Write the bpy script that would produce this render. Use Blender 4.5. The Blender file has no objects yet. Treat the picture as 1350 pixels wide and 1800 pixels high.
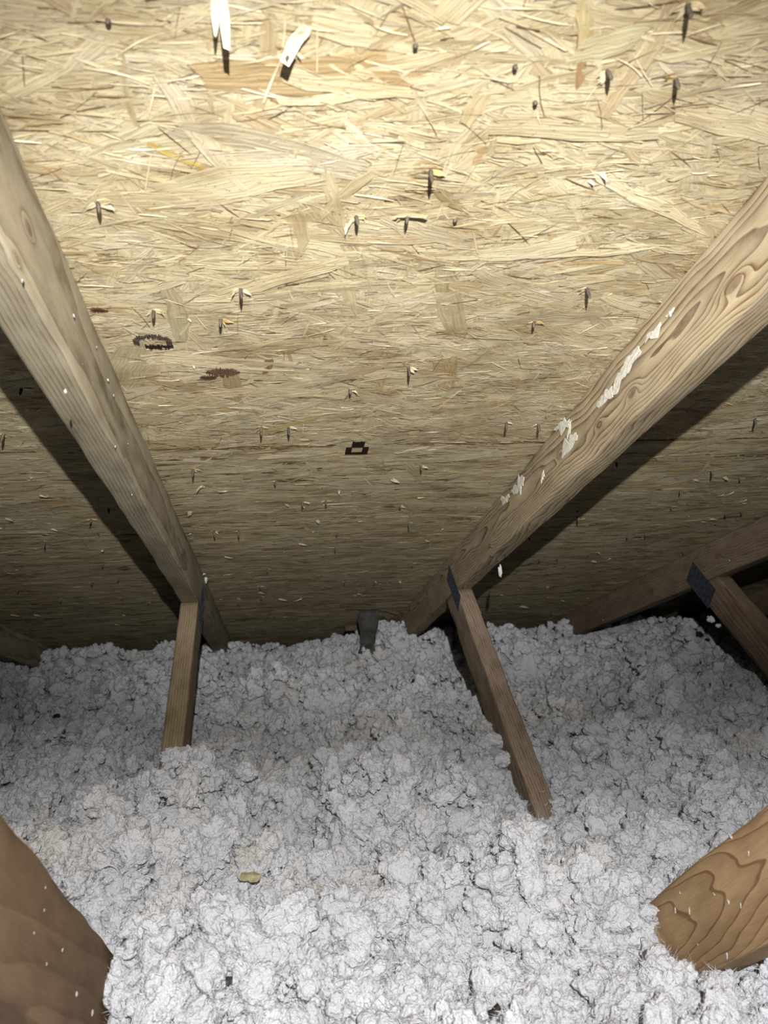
import bpy, math, random
import numpy as np
from mathutils import Matrix, Vector

# ----------------------------------------------------------------------------
# camera, world, lamp, exposure
# ----------------------------------------------------------------------------
scn = bpy.context.scene
COL = scn.collection
R = math.radians

FPX = 1300.0                       # focal length for the 1350 x 1800 frame
PITCH = R(18.43)                   # 4-in-12 roof
SP, CP = math.sin(PITCH), math.cos(PITCH)
ZC = 0.85                          # eye height above the ceiling boards below
ROOF_D = 0.4295                    # eye to sheathing, along the roof normal
CHORD = 0.088                      # depth of a truss chord
TH = 0.0385                        # thickness of every truss member
# attic axes seen from the camera (x right, y down, z forward)
_h = np.array([1.0, -0.0325, 192.7 / FPX]); _h /= np.linalg.norm(_h)
_d = np.array([-179.0, 430.0, FPX]); _d -= _d.dot(_h) * _h; _d /= np.linalg.norm(_d)
_n = np.cross(_h, _d); _n = _n if _n[1] < 0 else -_n
_Y = CP * _d + SP * _n
_Z = CP * _n - SP * _d
EYE = Vector((0, 0, ZC))
right = Vector((_h[0], _Y[0], _Z[0])); down = Vector((_h[1], _Y[1], _Z[1])); fwd = Vector((_h[2], _Y[2], _Z[2]))

cam_data = bpy.data.cameras.new('camera')
cam = bpy.data.objects.new('camera', cam_data); COL.objects.link(cam)
cam_data.sensor_fit = 'VERTICAL'; cam_data.sensor_height = 36; cam_data.sensor_width = 27
cam_data.lens = 36 * FPX / 1800
cam_data.clip_start = 0.01
cam_data.dof.use_dof = True
cam_data.dof.focus_distance = 1.1
cam_data.dof.aperture_fstop = 9.0
M = Matrix((right, -down, -fwd)).transposed().to_4x4(); M.translation = EYE
cam.matrix_world = M
scn.camera = cam

world = bpy.data.worlds.new('attic_air'); scn.world = world; world.use_nodes = True
world.node_tree.nodes['Background'].inputs[0].default_value = (0.9, 0.95, 1.0, 1)
world.node_tree.nodes['Background'].inputs[1].default_value = 0.012

scn.view_settings.view_transform = 'Standard'; scn.view_settings.look = 'None'
scn.view_settings.gamma = 1.0; scn.view_settings.use_curve_mapping = False
scn.view_settings.exposure = 0.0

NRM = Vector((0, SP, CP)); SLOPE = Vector((0, CP, -SP))
lamp_pos = EYE + NRM * 0.1355 + Vector((0.022, 0, 0)) - SLOPE * 0.26
def aim(o, target):
    o.rotation_euler = (target - o.location).to_track_quat('-Z', 'Y').to_euler()
# a head torch behind the phone: wide flood and a brighter core beam from the same lens
for nm, e, ang, elev, side, wide in (('head_torch_flood', 82, 78, -29, .07, 2.0), ('head_torch_core', 150, 36, 14, .12, 2.5)):
    tgt = lamp_pos + SLOPE * math.cos(R(elev)) + NRM * math.sin(R(elev)) + Vector((side, 0, 0))
    ld = bpy.data.lights.new(nm, 'SPOT'); ld.energy = e; ld.color = (1.0, 0.985, 0.95)
    ld.spot_size = R(ang); ld.spot_blend = 1.0; ld.shadow_soft_size = 0.005
    lamp = bpy.data.objects.new(nm, ld); COL.objects.link(lamp); lamp.location = lamp_pos; aim(lamp, tgt); lamp.scale = (wide, 1, 1)
scn.cycles.max_bounces = 3; scn.cycles.diffuse_bounces = 2; scn.cycles.transmission_bounces = 2; scn.cycles.use_light_tree = False; scn.cycles.adaptive_threshold = 0.02

# ----------------------------------------------------------------------------
# helpers
# ----------------------------------------------------------------------------
rng = np.random.default_rng(7); random.seed(7)

def ray(px, py):
    return right * (px - 675) + down * (py - 900) + fwd * FPX
def on_x(px, py, X):               # point of a truss face, X = const
    r = ray(px, py); return EYE + r * (X / r.x)
def on_z(px, py, z):               # point at height z
    r = ray(px, py); return EYE + r * ((z - ZC) / r.z)
def on_roof(px, py):               # point of the sheathing as (x, s): across, down the slope
    r = ray(px, py); p = r * (ROOF_D / r.dot(NRM)); return p.x, p.dot(SLOPE)

def tag(o, label=None, cat=None, group=None, kind=None):
    if label: o['label'] = label
    if cat: o['category'] = cat
    if group: o['group'] = group
    if kind: o['kind'] = kind
    return o
def empty(name, loc=(0, 0, 0), rot=(0, 0, 0), parent=None):
    o = bpy.data.objects.new(name, None); COL.objects.link(o)
    o.location = loc; o.rotation_euler = rot; o.empty_display_size = 0.05
    if parent: o.parent = parent
    return o
def mesh_np(name, V, F, mat, parent=None, smooth=True, col=None, uv=None, link=True):
    """V (n,3); F (m,k) array of equal-size faces."""
    V = np.asarray(V, np.float32); F = np.asarray(F, np.int32)
    me = bpy.data.meshes.new(name); k = F.shape[1]
    me.vertices.add(len(V)); me.vertices.foreach_set('co', V.ravel())
    me.loops.add(F.size); me.loops.foreach_set('vertex_index', F.ravel())
    me.polygons.add(len(F))
    me.polygons.foreach_set('loop_start', np.arange(0, F.size, k, dtype=np.int32))
    me.polygons.foreach_set('use_smooth', np.full(len(F), smooth))
    if col is not None:
        a = me.color_attributes.new('tint', 'FLOAT_COLOR', 'POINT')
        c4 = np.ones((len(V), 4), np.float32); c4[:, :3] = col; a.data.foreach_set('color', c4.ravel())
    if uv is not None:
        u = me.uv_layers.new(name='grain'); u.data.foreach_set('uv', np.asarray(uv, np.float32)[F.ravel()].ravel())
    me.update(); me.validate()
    me.materials.append(mat)
    o = bpy.data.objects.new(name, me)
    if link: COL.objects.link(o)
    if parent: o.parent = parent
    return o

# value noise on numpy points (n,3)
def _hash(i, j, k, seed):
    h = (i * 374761393 + j * 668265263 + k * 2147483647 + seed * 1274126177) & 0xFFFFFFFF
    h = ((h ^ (h >> 13)) * 1274126177) & 0xFFFFFFFF
    h = ((h ^ (h >> 16)) * 2246822519) & 0xFFFFFFFF
    return ((h ^ (h >> 15)) & 0xFFFFFF).astype(np.float64) / 0xFFFFFF * 2 - 1
def vnoise(P, seed=0):
    P = np.asarray(P, np.float64); I = np.floor(P).astype(np.int64); f = P - I
    f = f * f * f * (f * (f * 6 - 15) + 10); out = 0
    for a in (0, 1):
        for b in (0, 1):
            for c in (0, 1):
                w = (f[:, 0] if a else 1 - f[:, 0]) * (f[:, 1] if b else 1 - f[:, 1]) * (f[:, 2] if c else 1 - f[:, 2])
                out = out + w * _hash(I[:, 0] + a, I[:, 1] + b, I[:, 2] + c, seed)
    return out
def billow(P, seed): return 3.2 * abs(vnoise(P, seed)) - .55        # rounded puffs, creased valleys
def fbm(P, octv=3, seed=0):
    s, a = 0, 1.0; P = np.asarray(P, float)
    for o in range(octv):
        s = s + a * vnoise(P * 2 ** o + o * 17.3, seed + o); a *= 0.5
    return s

# ----------------------------------------------------------------------------
# materials
# ----------------------------------------------------------------------------
class NT:
    def __init__(self, name, rough=0.8, spec=0.25):
        self.m = bpy.data.materials.new(name); self.m.use_nodes = True
        self.t = self.m.node_tree; self.b = self.t.nodes['Principled BSDF']
        self.b.inputs['Roughness'].default_value = rough
        self.b.inputs['Specular IOR Level'].default_value = spec
    def n(self, typ, **kw):
        nd = self.t.nodes.new(typ)
        for k, v in kw.items(): setattr(nd, k, v)
        return nd
    def put(self, sock, v):
        if isinstance(v, bpy.types.NodeSocket): self.t.links.new(v, sock)
        else: sock.default_value = v
    def math(self, op, a, b=0.0, c=None):
        nd = self.n('ShaderNodeMath', operation=op); self.put(nd.inputs[0], a); self.put(nd.inputs[1], b)
        if c is not None: self.put(nd.inputs[2], c)
        return nd.outputs[0]
    def noise(self, vec, scale, detail=3, rough=0.5, dist=0.0):
        nd = self.n('ShaderNodeTexNoise'); self.put(nd.inputs['Vector'], vec)
        for k, v in (('Scale', scale), ('Detail', detail), ('Roughness', rough), ('Distortion', dist)): nd.inputs[k].default_value = v
        return nd.outputs['Fac']
    def ramp(self, fac, stops):
        nd = self.n('ShaderNodeValToRGB'); self.put(nd.inputs[0], fac); e = nd.color_ramp.elements
        while len(e) < len(stops): e.new(0.5)
        for el, (p, c) in zip(e, stops): el.position = p; el.color = (*c, 1) if len(c) == 3 else c
        return nd.outputs[0]
    def mix(self, fac, a, b, mode='MIX'):
        nd = self.n('ShaderNodeMix', data_type='RGBA', blend_type=mode); self.put(nd.inputs[0], fac)
        for s, v in ((6, a), (7, b)):
            self.put(nd.inputs[s], (*v, 1) if isinstance(v, tuple) and len(v) == 3 else v)
        return nd.outputs[2]
    def mapping(self, vec, scale=(1, 1, 1), loc=(0, 0, 0)):
        nd = self.n('ShaderNodeMapping'); self.put(nd.inputs[0], vec)
        nd.inputs['Scale'].default_value = scale; nd.inputs['Location'].default_value = loc
        return nd.outputs[0]
    def bump(self, h, strength=0.3, dist=0.002):
        nd = self.n('ShaderNodeBump'); self.put(nd.inputs['Height'], h)
        nd.inputs['Strength'].default_value = strength; nd.inputs['Distance'].default_value = dist
        self.t.links.new(nd.outputs[0], self.b.inputs['Normal'])
    def color(self, c): self.put(self.b.inputs['Base Color'], (*c, 1) if isinstance(c, tuple) and len(c) == 3 else c)
    def obj(self): return self.n('ShaderNodeTexCoord').outputs['Object']

def plain(name, c, rough=0.8, spec=0.2, metal=0.0, var=0.0, scale=60):
    N = NT(name, rough, spec); N.b.inputs['Metallic'].default_value = metal
    if var:
        f = N.noise(N.obj(), scale, 4); lo = tuple(x * (1 - var) for x in c); hi = tuple(min(1, x * (1 + var)) for x in c)
        N.color(N.ramp(f, [(0.3, lo), (0.7, hi)])); N.bump(f, 0.4, 0.002)
    else: N.color(c)
    return N.m

def wood(name, early, late, ring=0.0045, pith=(0.02, 0.05), tilt=(0.012, 0.03), knots=(), dust=0.25, dustc=(0.42, 0.38, 0.32), sharp=0.62, warp=0.010, bump=0.35):
    """lumber sawn from a log: growth rings about a pith line a little off the length (object x)"""
    N = NT(name, 0.72, 0.18); sep = N.n('ShaderNodeSeparateXYZ'); oc = N.obj(); N.put(sep.inputs[0], oc)
    x, y, z = sep.outputs
    st = N.mapping(oc, (1.6, 9, 9)); w1 = N.noise(st, 2.2, 2, 0.5); w2 = N.noise(N.mapping(oc, (2.2, 7, 7), (3, 1, 2)), 3.0, 2, 0.5)
    yy = N.math('ADD', N.math('MULTIPLY_ADD', x, tilt[0], pith[0]), N.math('ADD', y, N.math('MULTIPLY', N.math('SUBTRACT', w1, 0.5), warp * 3)))
    zz = N.math('ADD', N.math('MULTIPLY_ADD', x, tilt[1], pith[1]), N.math('ADD', z, N.math('MULTIPLY', N.math('SUBTRACT', w2, 0.5), warp * 3)))
    r = N.math('SQRT', N.math('ADD', N.math('MULTIPLY', yy, yy), N.math('MULTIPLY', zz, zz)))
    kmask = None
    for kx, kz, ks in knots:
        dx = N.math('MULTIPLY', N.math('SUBTRACT', x, kx), 0.45 / ks); dz = N.math('MULTIPLY', N.math('SUBTRACT', z, kz), 1 / ks)
        q = N.math('ADD', N.math('MULTIPLY', dx, dx), N.math('MULTIPLY', dz, dz))
        g = N.math('POWER', 2.718, N.math('MULTIPLY', q, -1.0))
        r = N.math('MULTIPLY_ADD', g, ks * 1.1, r)
        kmask = g if kmask is None else N.math('MAXIMUM', kmask, g)
    fr = N.math('FRACT', N.math('DIVIDE', r, ring))
    ringc = N.ramp(fr, [(0.0, early), (sharp, tuple(0.6 * a + 0.4 * b for a, b in zip(early, late))), (0.90, late), (0.97, late), (1.0, early)])
    fine = N.noise(N.mapping(oc, (6, 160, 160)), 5, 3, 0.6)
    c = N.mix(0.35, ringc, N.ramp(fine, [(0.3, (0.62, 0.6, 0.58)), (0.7, (1.25, 1.25, 1.25))]), 'MULTIPLY')
    blot = N.noise(N.mapping(oc, (5, 14, 14), (7, 3, 1)), 2.0, 4, 0.6)
    c = N.mix(1.0, c, N.ramp(blot, [(0.3, (0.72, 0.68, 0.66)), (0.65, (1.12, 1.1, 1.08))]), 'MULTIPLY')
    if kmask is not None:
        c = N.mix(N.math('MULTIPLY', N.math('GREATER_THAN', kmask, 0.72), 0.6), c, (0.10, 0.05, 0.025))
    if dust:
        dn = N.noise(N.mapping(oc, (9, 22, 22), (1, 5, 9)), 3, 5, 0.65)
        dm = N.ramp(dn, [(0.38, (0, 0, 0)), (0.68, (1, 1, 1))])
        c = N.mix(N.math('MULTIPLY', dm, dust), c, dustc)
    N.color(c)
    N.bump(N.math('ADD', N.math('MULTIPLY', fr, 0.5), fine), bump, 0.0012)
    return N.m

def strand_mat():
    N = NT('osb_strand', 0.75, 0.22)
    at = N.n('ShaderNodeAttribute', attribute_name='tint'); uv = N.n('ShaderNodeUVMap', uv_map='grain').outputs[0]
    g = N.noise(N.mapping(uv, (22, 420, 1)), 1.0, 3, 0.6); g2 = N.noise(N.mapping(uv, (60, 1300, 1)), 1.0, 1, 0.6)
    sp = N.noise(N.obj(), 300, 3, 0.7)
    c = N.mix(1.0, at.outputs['Color'], N.ramp(g, [(0.28, (0.70, 0.66, 0.60)), (0.7, (1.14, 1.13, 1.12))]), 'MULTIPLY')
    c = N.mix(N.math('MULTIPLY', N.math('GREATER_THAN', sp, 0.655), 0.6), c, (0.16, 0.09, 0.045))
    geo = N.n('ShaderNodeNewGeometry').outputs['Position']
    mot = N.noise(N.mapping(geo, (9, 26, 26)), 1.0, 5, 0.62)
    c = N.mix(1.0, c, N.ramp(mot, [(0.28, (0.66, 0.60, 0.52)), (0.47, (0.98, 0.97, 0.95)), (0.72, (1.14, 1.17, 1.24))]), 'MULTIPLY')
    sp2 = N.noise(N.mapping(geo, (60, 150, 150), (5, 2, 1)), 1.0, 3, 0.6)
    c = N.mix(N.math('MULTIPLY', N.math('GREATER_THAN', sp2, 0.70), 0.5), c, (0.20, 0.12, 0.06))
    N.color(c); N.bump(N.math('MULTIPLY_ADD', g2, 0.5, g), 0.6, 0.0012)
    return N.m

def fluff_mat(name, fine, inst=False):
    N = NT(name, 1.0, 0.0)
    at = N.n('ShaderNodeAttribute', attribute_name='tone' if inst else 'tint'); oc = N.obj()
    if inst: at.attribute_type = 'INSTANCER'; oc = N.n('ShaderNodeNewGeometry').outputs['Position']
    if fine:
        a = N.noise(oc, 150, 2, 0.65); b = N.noise(oc, 560, 1, 0.65)
        N.bump(N.math('MULTIPLY_ADD', b, 0.5, a), 0.75, 0.0075)
    N.color(at.outputs['Color'])
    tr = N.n('ShaderNodeBsdfTranslucent'); N.put(tr.inputs['Color'], at.outputs['Color'])
    mx = N.n('ShaderNodeMixShader'); mx.inputs[0].default_value = 0.28
    N.b.inputs['Sheen Weight'].default_value = 0.35; N.b.inputs['Sheen Roughness'].default_value = 0.6
    N.t.links.new(N.b.outputs[0], mx.inputs[1]); N.t.links.new(tr.outputs[0], mx.inputs[2])
    N.t.links.new(mx.outputs[0], N.t.nodes['Material Output'].inputs['Surface'])
    return N.m

MAT_STRAND = strand_mat()
MAT_FLUFF = fluff_mat('white_loose_fill', True); MAT_FIBRE = fluff_mat('white_fibre', False); MAT_TUFT = fluff_mat('white_tuft', True, True)
MAT_CORE = plain('osb_core', (0.20, 0.135, 0.07), 0.9, 0.1, var=0.4, scale=120)
MAT_LIGHT_BLOCK = plain('black_light_block', (0.012, 0.011, 0.010), 0.95, 0.05)
MAT_NAIL = plain('dull_nail_steel', (0.075, 0.060, 0.045), 0.55, 0.3, 0.35, 0.4, 300)
MAT_INK = plain('dark_brown_ink', (0.022, 0.012, 0.009), 0.9, 0.1)
MAT_INK_RED = plain('red_brown_ink', (0.075, 0.028, 0.018), 0.9, 0.1)
MAT_PLATE = plain('galvanised_plate', (0.055, 0.062, 0.085), 0.6, 0.4, 0.35, 0.6, 120)
MAT_GYPSUM = plain('gypsum_board', (0.5, 0.49, 0.47), 0.9, 0.1, var=0.1, scale=8)
MAT_DARKWOOD = plain('old_dark_board', (0.10, 0.07, 0.045), 0.9, 0.1, var=0.4, scale=25)
MAT_BAFFLE = plain('grey_felt_baffle', (0.055, 0.053, 0.05), 0.9, 0.1, var=0.5, scale=40)
MAT_RESIDUE = plain('dried_white_residue', (0.60, 0.57, 0.50), 0.95, 0.05, var=0.15, scale=200)
MAT_CHIP = plain('brown_wood_chip', (0.22, 0.10, 0.045), 0.85, 0.1, var=0.35, scale=150)
MAT_STRAWCHIP = plain('straw_wood_chip', (0.36, 0.31, 0.20), 0.85, 0.1, var=0.3, scale=150)
MAT_SPECK = plain('charcoal_speck', (0.035, 0.032, 0.030), 0.9, 0.1, var=0.4, scale=200)

# ----------------------------------------------------------------------------
# the setting: floor, eave wall, roof sheathing
# ----------------------------------------------------------------------------
def box_arrays(x0, x1, y0, y1, z0, z1):
    V = [(x, y, z) for x in (x0, x1) for y in (y0, y1) for z in (z0, z1)]
    F = [(0, 1, 3, 2), (4, 6, 7, 5), (0, 4, 5, 1), (2, 3, 7, 6), (0, 2, 6, 4), (1, 5, 7, 3)]
    return np.array(V, float), np.array(F)
def boxobj(name, b, mat, parent=None):
    V, F = box_arrays(*b); return mesh_np(name, V, F, mat, parent, smooth=False)

X0, X1 = -2.2, 3.0
tag(boxobj('floor', (X0, X1, -1.0, 3.62, -0.013, 0.0), MAT_GYPSUM), kind='structure')
tag(boxobj('wall_back', (X0, X1, 3.48, 3.52, 0.0, 0.26), MAT_DARKWOOD), kind='structure')

ceiling = empty('ceiling', EYE + NRM * ROOF_D, (-PITCH, 0, 0)); tag(ceiling, 'bare strand board roof sheathing with shingle nails poking through', kind='structure')
boxobj('light_block_sheet', (X0, X1, -0.9, 3.62, 0.0135, 0.017), MAT_LIGHT_BLOCK, ceiling)  # unseen black sheet added to stop light leaks and keep the seams dark
SEAM1, SEAM2 = on_roof(620, 783)[1], on_roof(620, 783)[1] + 1.222
TINTS = np.array([(0.50, 0.425, 0.285), (0.53, 0.455, 0.31), (0.47, 0.395, 0.26), (0.515, 0.445, 0.32), (0.56, 0.485, 0.34), (0.42, 0.335, 0.215), (0.48, 0.42, 0.315), (0.44, 0.325, 0.18)]) * np.array([.985, .995, .95])
TW = np.array([.2, .2, .14, .16, .13, .06, .09, .02])

def flakes(n, x0, x1, y0, y1, L, W, seg, acr, ang_sd, wild, zr, tiltw, tilts, tint=None, seed=0, bright=(0.87, 1.07)):
    """n curved wood strands lying on the under face (local z = 0, room is -z)"""
    g = np.random.default_rng(seed)
    l = g.uniform(*L, n); w = g.uniform(W[0], W[1], n) * np.where(g.random(n) < 0.5, 0.55, 1)
    th = np.where(g.random(n) < wild, g.uniform(-1.57, 1.57, n), g.normal(0, ang_sd, n))
    ex = 0.5 * (l * abs(np.cos(th)) + w * abs(np.sin(th))); ey = 0.5 * (l * abs(np.sin(th)) + w * abs(np.cos(th)))
    cx = g.uniform(x0, x1, n); cy = g.uniform(y0, y1, n)
    cx = np.clip(cx, np.minimum(x0 + ex, 0.5 * (x0 + x1)), np.maximum(x1 - ex, 0.5 * (x0 + x1)))
    over = np.maximum(0, cy + ey - y1); cy = cy - over; under = np.maximum(0, y0 - (cy - ey)); cy = cy + under
    u = np.linspace(-0.5, 0.5, seg + 1); v = np.linspace(-0.5, 0.5, acr + 1)
    U, Vv = np.meshgrid(u, v, indexing='ij'); U = U.ravel()[None]; Vv = Vv.ravel()[None]
    taper = 1 - g.uniform(0, 0.75, (n, 1)) * np.clip(abs(U) * 2 - 0.55, 0, 1) ** 1.3 / 0.45
    skew = g.normal(0, 0.35, (n, 1))
    lx = U * l[:, None] + Vv * w[:, None] * skew * 1.6 + g.normal(0, 1, (n, U.shape[1])) * 0.06 * w[:, None]
    bend = g.normal(0, 0.05, (n, 1)) * l[:, None]
    ly = Vv * w[:, None] * np.clip(taper, 0.12, 1) + bend * (U * 2) ** 2 * 0.5 + g.normal(0, 1, (n, U.shape[1])) * 0.05 * w[:, None]
    z = -g.uniform(zr[0], zr[1], (n, 1)) + g.normal(0, tiltw, (n, 1)) * Vv * w[:, None] + g.normal(0, tilts, (n, 1)) * U * l[:, None] + g.normal(0, 0.00016, (n, U.shape[1]))
    z = np.minimum(z, -0.00002)
    c, s = np.cos(th)[:, None], np.sin(th)[:, None]
    V = np.stack([cx[:, None] + lx * c - ly * s, cy[:, None] + lx * s + ly * c, z], -1).reshape(-1, 3)
    k = (seg + 1) * (acr + 1); q = []
    for i in range(seg):
        for j in range(acr):
            a = i * (acr + 1) + j; q.append((a, a + 1, a + acr + 2, a + acr + 1))
    F = (np.array(q)[None] + (np.arange(n) * k)[:, None, None]).reshape(-1, 4)
    t = TINTS[g.choice(len(TINTS), n, p=TW)] if tint is None else np.tile(tint, (n, 1))
    t = t * g.uniform(*bright, (n, 1)); colr = np.repeat(t, k, 0)
    off = g.uniform(0, 40, (n, 2)); uv = np.stack([U * l[:, None] + off[:, :1], Vv * w[:, None] + off[:, 1:]], -1).reshape(-1, 2)
    return V, F, colr, uv
def cat(parts):
    V, F, C, U, o = [], [], [], [], 0
    for v, f, c, u in parts:
        V.append(v); F.append(f + o); C.append(c); U.append(u); o += len(v)
    return np.concatenate(V), np.concatenate(F), np.concatenate(C), np.concatenate(U)

CREAM = (0.63, 0.55, 0.39)
def panel(x0, x1, y0, y1, near, seed):
    p = boxobj('sheathing_panel', (x0, x1, y0, y1, 0.0, 0.0115), MAT_CORE, ceiling)
    x0, x1, y0, y1 = x0 + .001, x1 - .001, y0 + .0008, y1 - .0008
    A = (x1 - x0) * (y1 - y0); q = []
    if near:
        q.append(flakes(int(3600 * A), x0, x1, y0, y1, (0.05, 0.13), (0.010, 0.034), 4, 2, 0.25, 0.30, (0.0001, 0.0007), 0.010, 0.003, seed=seed))
        q.append(flakes(int(5200 * A), x0, x1, y0, y1, (0.02, 0.09), (0.002, 0.009), 4, 1, 0.24, 0.22, (0.0003, 0.0010), 0.040, 0.005, seed=seed + 1))
        q.append(flakes(int(2600 * A), x0, x1, y0, y1, (0.010, 0.045), (0.0006, 0.0017), 3, 1, 0.22, 0.15, (0.0007, 0.0016), 0.07, 0.010, CREAM, seed + 2, (0.85, 1.15)))  # splinter edges; their cream also paints the light caught on strand edges
        q.append(flakes(int(2400 * A), x0, x1, y0, y1, (0.008, 0.045), (0.0004, 0.0011), 3, 1, 0.28, 0.22, (0.0008, 0.0013), 0.05, 0.004, (.17, .115, .06), seed + 3, (0.7, 1.3)))  # dark slivers painted as shadow lines in cracks between strands
    else:
        q.append(flakes(int(2200 * A), x0, x1, y0, y1, (0.06, 0.14), (0.010, 0.034), 2, 1, 0.16, 0.14, (0.0001, 0.0010), 0.02, 0.003, seed=seed))
        q.append(flakes(int(3000 * A), x0, x1, y0, y1, (0.03, 0.10), (0.002, 0.009), 3, 1, 0.15, 0.12, (0.0003, 0.0013), 0.055, 0.004, seed=seed + 1))
        q.append(flakes(int(900 * A), x0, x1, y0, y1, (0.010, 0.04), (0.0008, 0.002), 2, 1, 0.2, 0.15, (0.0008, 0.0022), 0.10, 0.015, CREAM, seed + 2, (0.85, 1.1)))  # pale splinter edges, edge highlights put into their colour
        q.append(flakes(int(800 * A), x0, x1, y0, y1, (0.010, 0.06), (0.0006, 0.0016), 2, 1, 0.15, 0.12, (0.0009, 0.0016), 0.05, 0.004, (.15, .105, .06), seed + 3, (0.7, 1.3)))  # crack shadows drawn as thin dark slivers
    V, F, C, U = cat(q)
    tag(mesh_np('wood_strands', V, F, MAT_STRAND, p, True, C, U), 'pressed wood strands of the board face with painted edge lights and crack shadows', kind='stuff')
    return p
XJ1, XJ2 = 1.09, -0.192
P_UP = panel(XJ1 - 2.44, XJ1 - 0.0015, SEAM1 - 1.22, SEAM1 - 0.001, True, 10)
P_UPR = panel(XJ1 + 0.0015, X1, SEAM1 - 1.22, SEAM1 - 0.001, False, 20)
P_MIDL = panel(X0, XJ2 - 0.0015, SEAM1 + 0.001, SEAM2 - 0.0015, False, 30)
P_MID = panel(XJ2 + 0.0015, XJ2 + 2.44, SEAM1 + 0.001, SEAM2 - 0.0015, False, 40)
P_MIDR = panel(XJ2 + 2.443, X1, SEAM1 + 0.001, SEAM2 - 0.0015, False, 50)
P_LOW = panel(XJ1 - 2.44, XJ1 - 0.0015, SEAM2 + 0.0015, 3.60, False, 60)
P_LOWR = panel(XJ1 + 0.0015, X1, SEAM2 + 0.0015, 3.60, False, 70)
PANELS = [(P_UP, XJ1 - 2.44, XJ1, -1, SEAM1), (P_UPR, XJ1, X1, -1, SEAM1), (P_MIDL, X0, XJ2, SEAM1, SEAM2), (P_MID, XJ2, XJ2 + 2.4415, SEAM1, SEAM2),
          (P_MIDR, XJ2 + 2.4415, X1, SEAM1, SEAM2), (P_LOW, XJ1 - 2.44, XJ1, SEAM2, 4), (P_LOWR, XJ1, X1, SEAM2, 4)]
def panel_at(x, s):
    for p, a, b, c, d in PANELS:
        if a <= x < b and c <= s < d: return p
    return P_UP

def one_strand(x, s, l, w, ang, tint, z=0.0014, seed=0, name='wood_strand', taper=0.5, curl=0.0):
    g = np.random.default_rng(seed); seg, acr = 6, 2
    u = np.linspace(-.5, .5, seg + 1); v = np.linspace(-.5, .5, acr + 1); U, Vv = [a.ravel() for a in np.meshgrid(u, v, indexing='ij')]
    tp = 1 - taper * np.clip(abs(U) * 2 - .5, 0, 1) / .5 * g.uniform(.4, 1)
    lx = U * l + Vv * w * g.normal(0, .5) + g.normal(0, .05 * w, U.shape); ly = Vv * w * tp + g.normal(0, .05 * w, U.shape) + g.normal(0, .03) * l * (2 * U) ** 2
    zz = -z + g.normal(0, .02) * Vv * w + g.normal(0, .00015, U.shape) - curl * np.clip(U + .1, 0, 1) ** 2
    c, sn = math.cos(ang), math.sin(ang)
    V = np.stack([lx * c - ly * sn, lx * sn + ly * c, zz], -1)
    F = np.array([(i * (acr + 1) + j, i * (acr + 1) + j + 1, (i + 1) * (acr + 1) + j + 1, (i + 1) * (acr + 1) + j) for i in range(seg) for j in range(acr)])
    o = mesh_np(name, V, F, MAT_STRAND, panel_at(x, s), True, np.tile(tint, (len(V), 1)), np.stack([U * l + g.uniform(0, 20), Vv * w + g.uniform(0, 20)], -1))
    o.location = (x, s, 0); return o
# large strands that stand out singly on the near board
g = np.random.default_rng(99)
for i in range(230):
    x = g.uniform(-0.42, 0.72); s = g.uniform(0.24, 1.35)
    one_strand(x, s, g.uniform(.08, .15), g.uniform(.012, .03), g.normal(0, .3) if g.random() < .72 else g.uniform(-1.5, 1.5),
               TINTS[g.choice(8, p=TW)] * g.uniform(.82, 1.1), g.uniform(.0006, .0012), 200 + i)
# strands and streaks recognisable in the picture: pixel ends, width in pixels, colour
def strand_px(a, b, wpx, tint, z=.0018, seed=0, taper=.4, curl=0.0):
    (xa, sa), (xb, sb) = on_roof(*a), on_roof(*b); m = ((a[0] + b[0]) / 2, (a[1] + b[1]) / 2)
    x, s = (xa + xb) / 2, (sa + sb) / 2; e = on_roof(m[0] + 10, m[1]); w = wpx * abs(e[0] - on_roof(*m)[0]) / 10
    return one_strand(x, s, math.hypot(xb - xa, sb - sa), w, math.atan2(sb - sa, xb - xa), np.array(tint), z, seed, taper=taper, curl=curl)
for i, (a, b, w, t) in enumerate([
    ((480, 20), (462, 190), 30, (.40, .31, .19)), ((355, 45), (362, 195), 20, (.42, .33, .20)), ((205, 90), (235, 222), 14, (.40, .32, .20)),
    ((258, 252), (425, 325), 14, (.46, .34, .12)), ((1024, 62), (1020, 160), 16, (.30, .19, .10)), ((1032, 0), (1030, 80), 34, (.48, .38, .22)),
    ((300, 500), (325, 600), 34, (.40, .335, .22)), ((770, 330), (808, 368), 22, (.36, .29, .17)), ((520, 380), (525, 455), 44, (.42, .33, .2)),
    ((570, 290), (600, 400), 24, (.44, .36, .23)), ((640, 150), (675, 170), 16, (.5, .38, .2)), ((780, 470), (800, 590), 44, (.40, .32, .2)),
    ((240, 610), (210, 690), 70, (.41, .34, .215)), ((405, 650), (415, 705), 30, (.36, .28, .16)), ((475, 630), (468, 655), 16, (.24, .15, .09)),
    ((1040, 540), (1062, 575), 30, (.42, .35, .24)), ((160, 540), (190, 546), 12, (.16, .08, .05)), ((850, 160), (815, 215), 34, (.46, .37, .23)),
    ((590, 160), (660, 170), 12, (.66, .58, .4)), ((490, 185), (675, 160), 22, (.60, .52, .35)), ((560, 375), (650, 300), 22, (.44, .36, .23)),
    ((290, 335), (540, 300), 70, (.53, .45, .305)), ((840, 450), (1010, 430), 40, (.55, .47, .33)), ((900, 560), (1060, 555), 36, (.50, .42, .29)),
    ((700, 770), (860, 740), 12, (.40, .32, .2)), ((460, 760), (560, 735), 22, (.44, .37, .18)), ((1010, 90), (1130, 60), 50, (.52, .45, .30))]):
    strand_px(a, b, w, np.array(t) * np.array([.96, 1.0, .97]), .0009 + .00002 * i, 700 + i)

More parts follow.
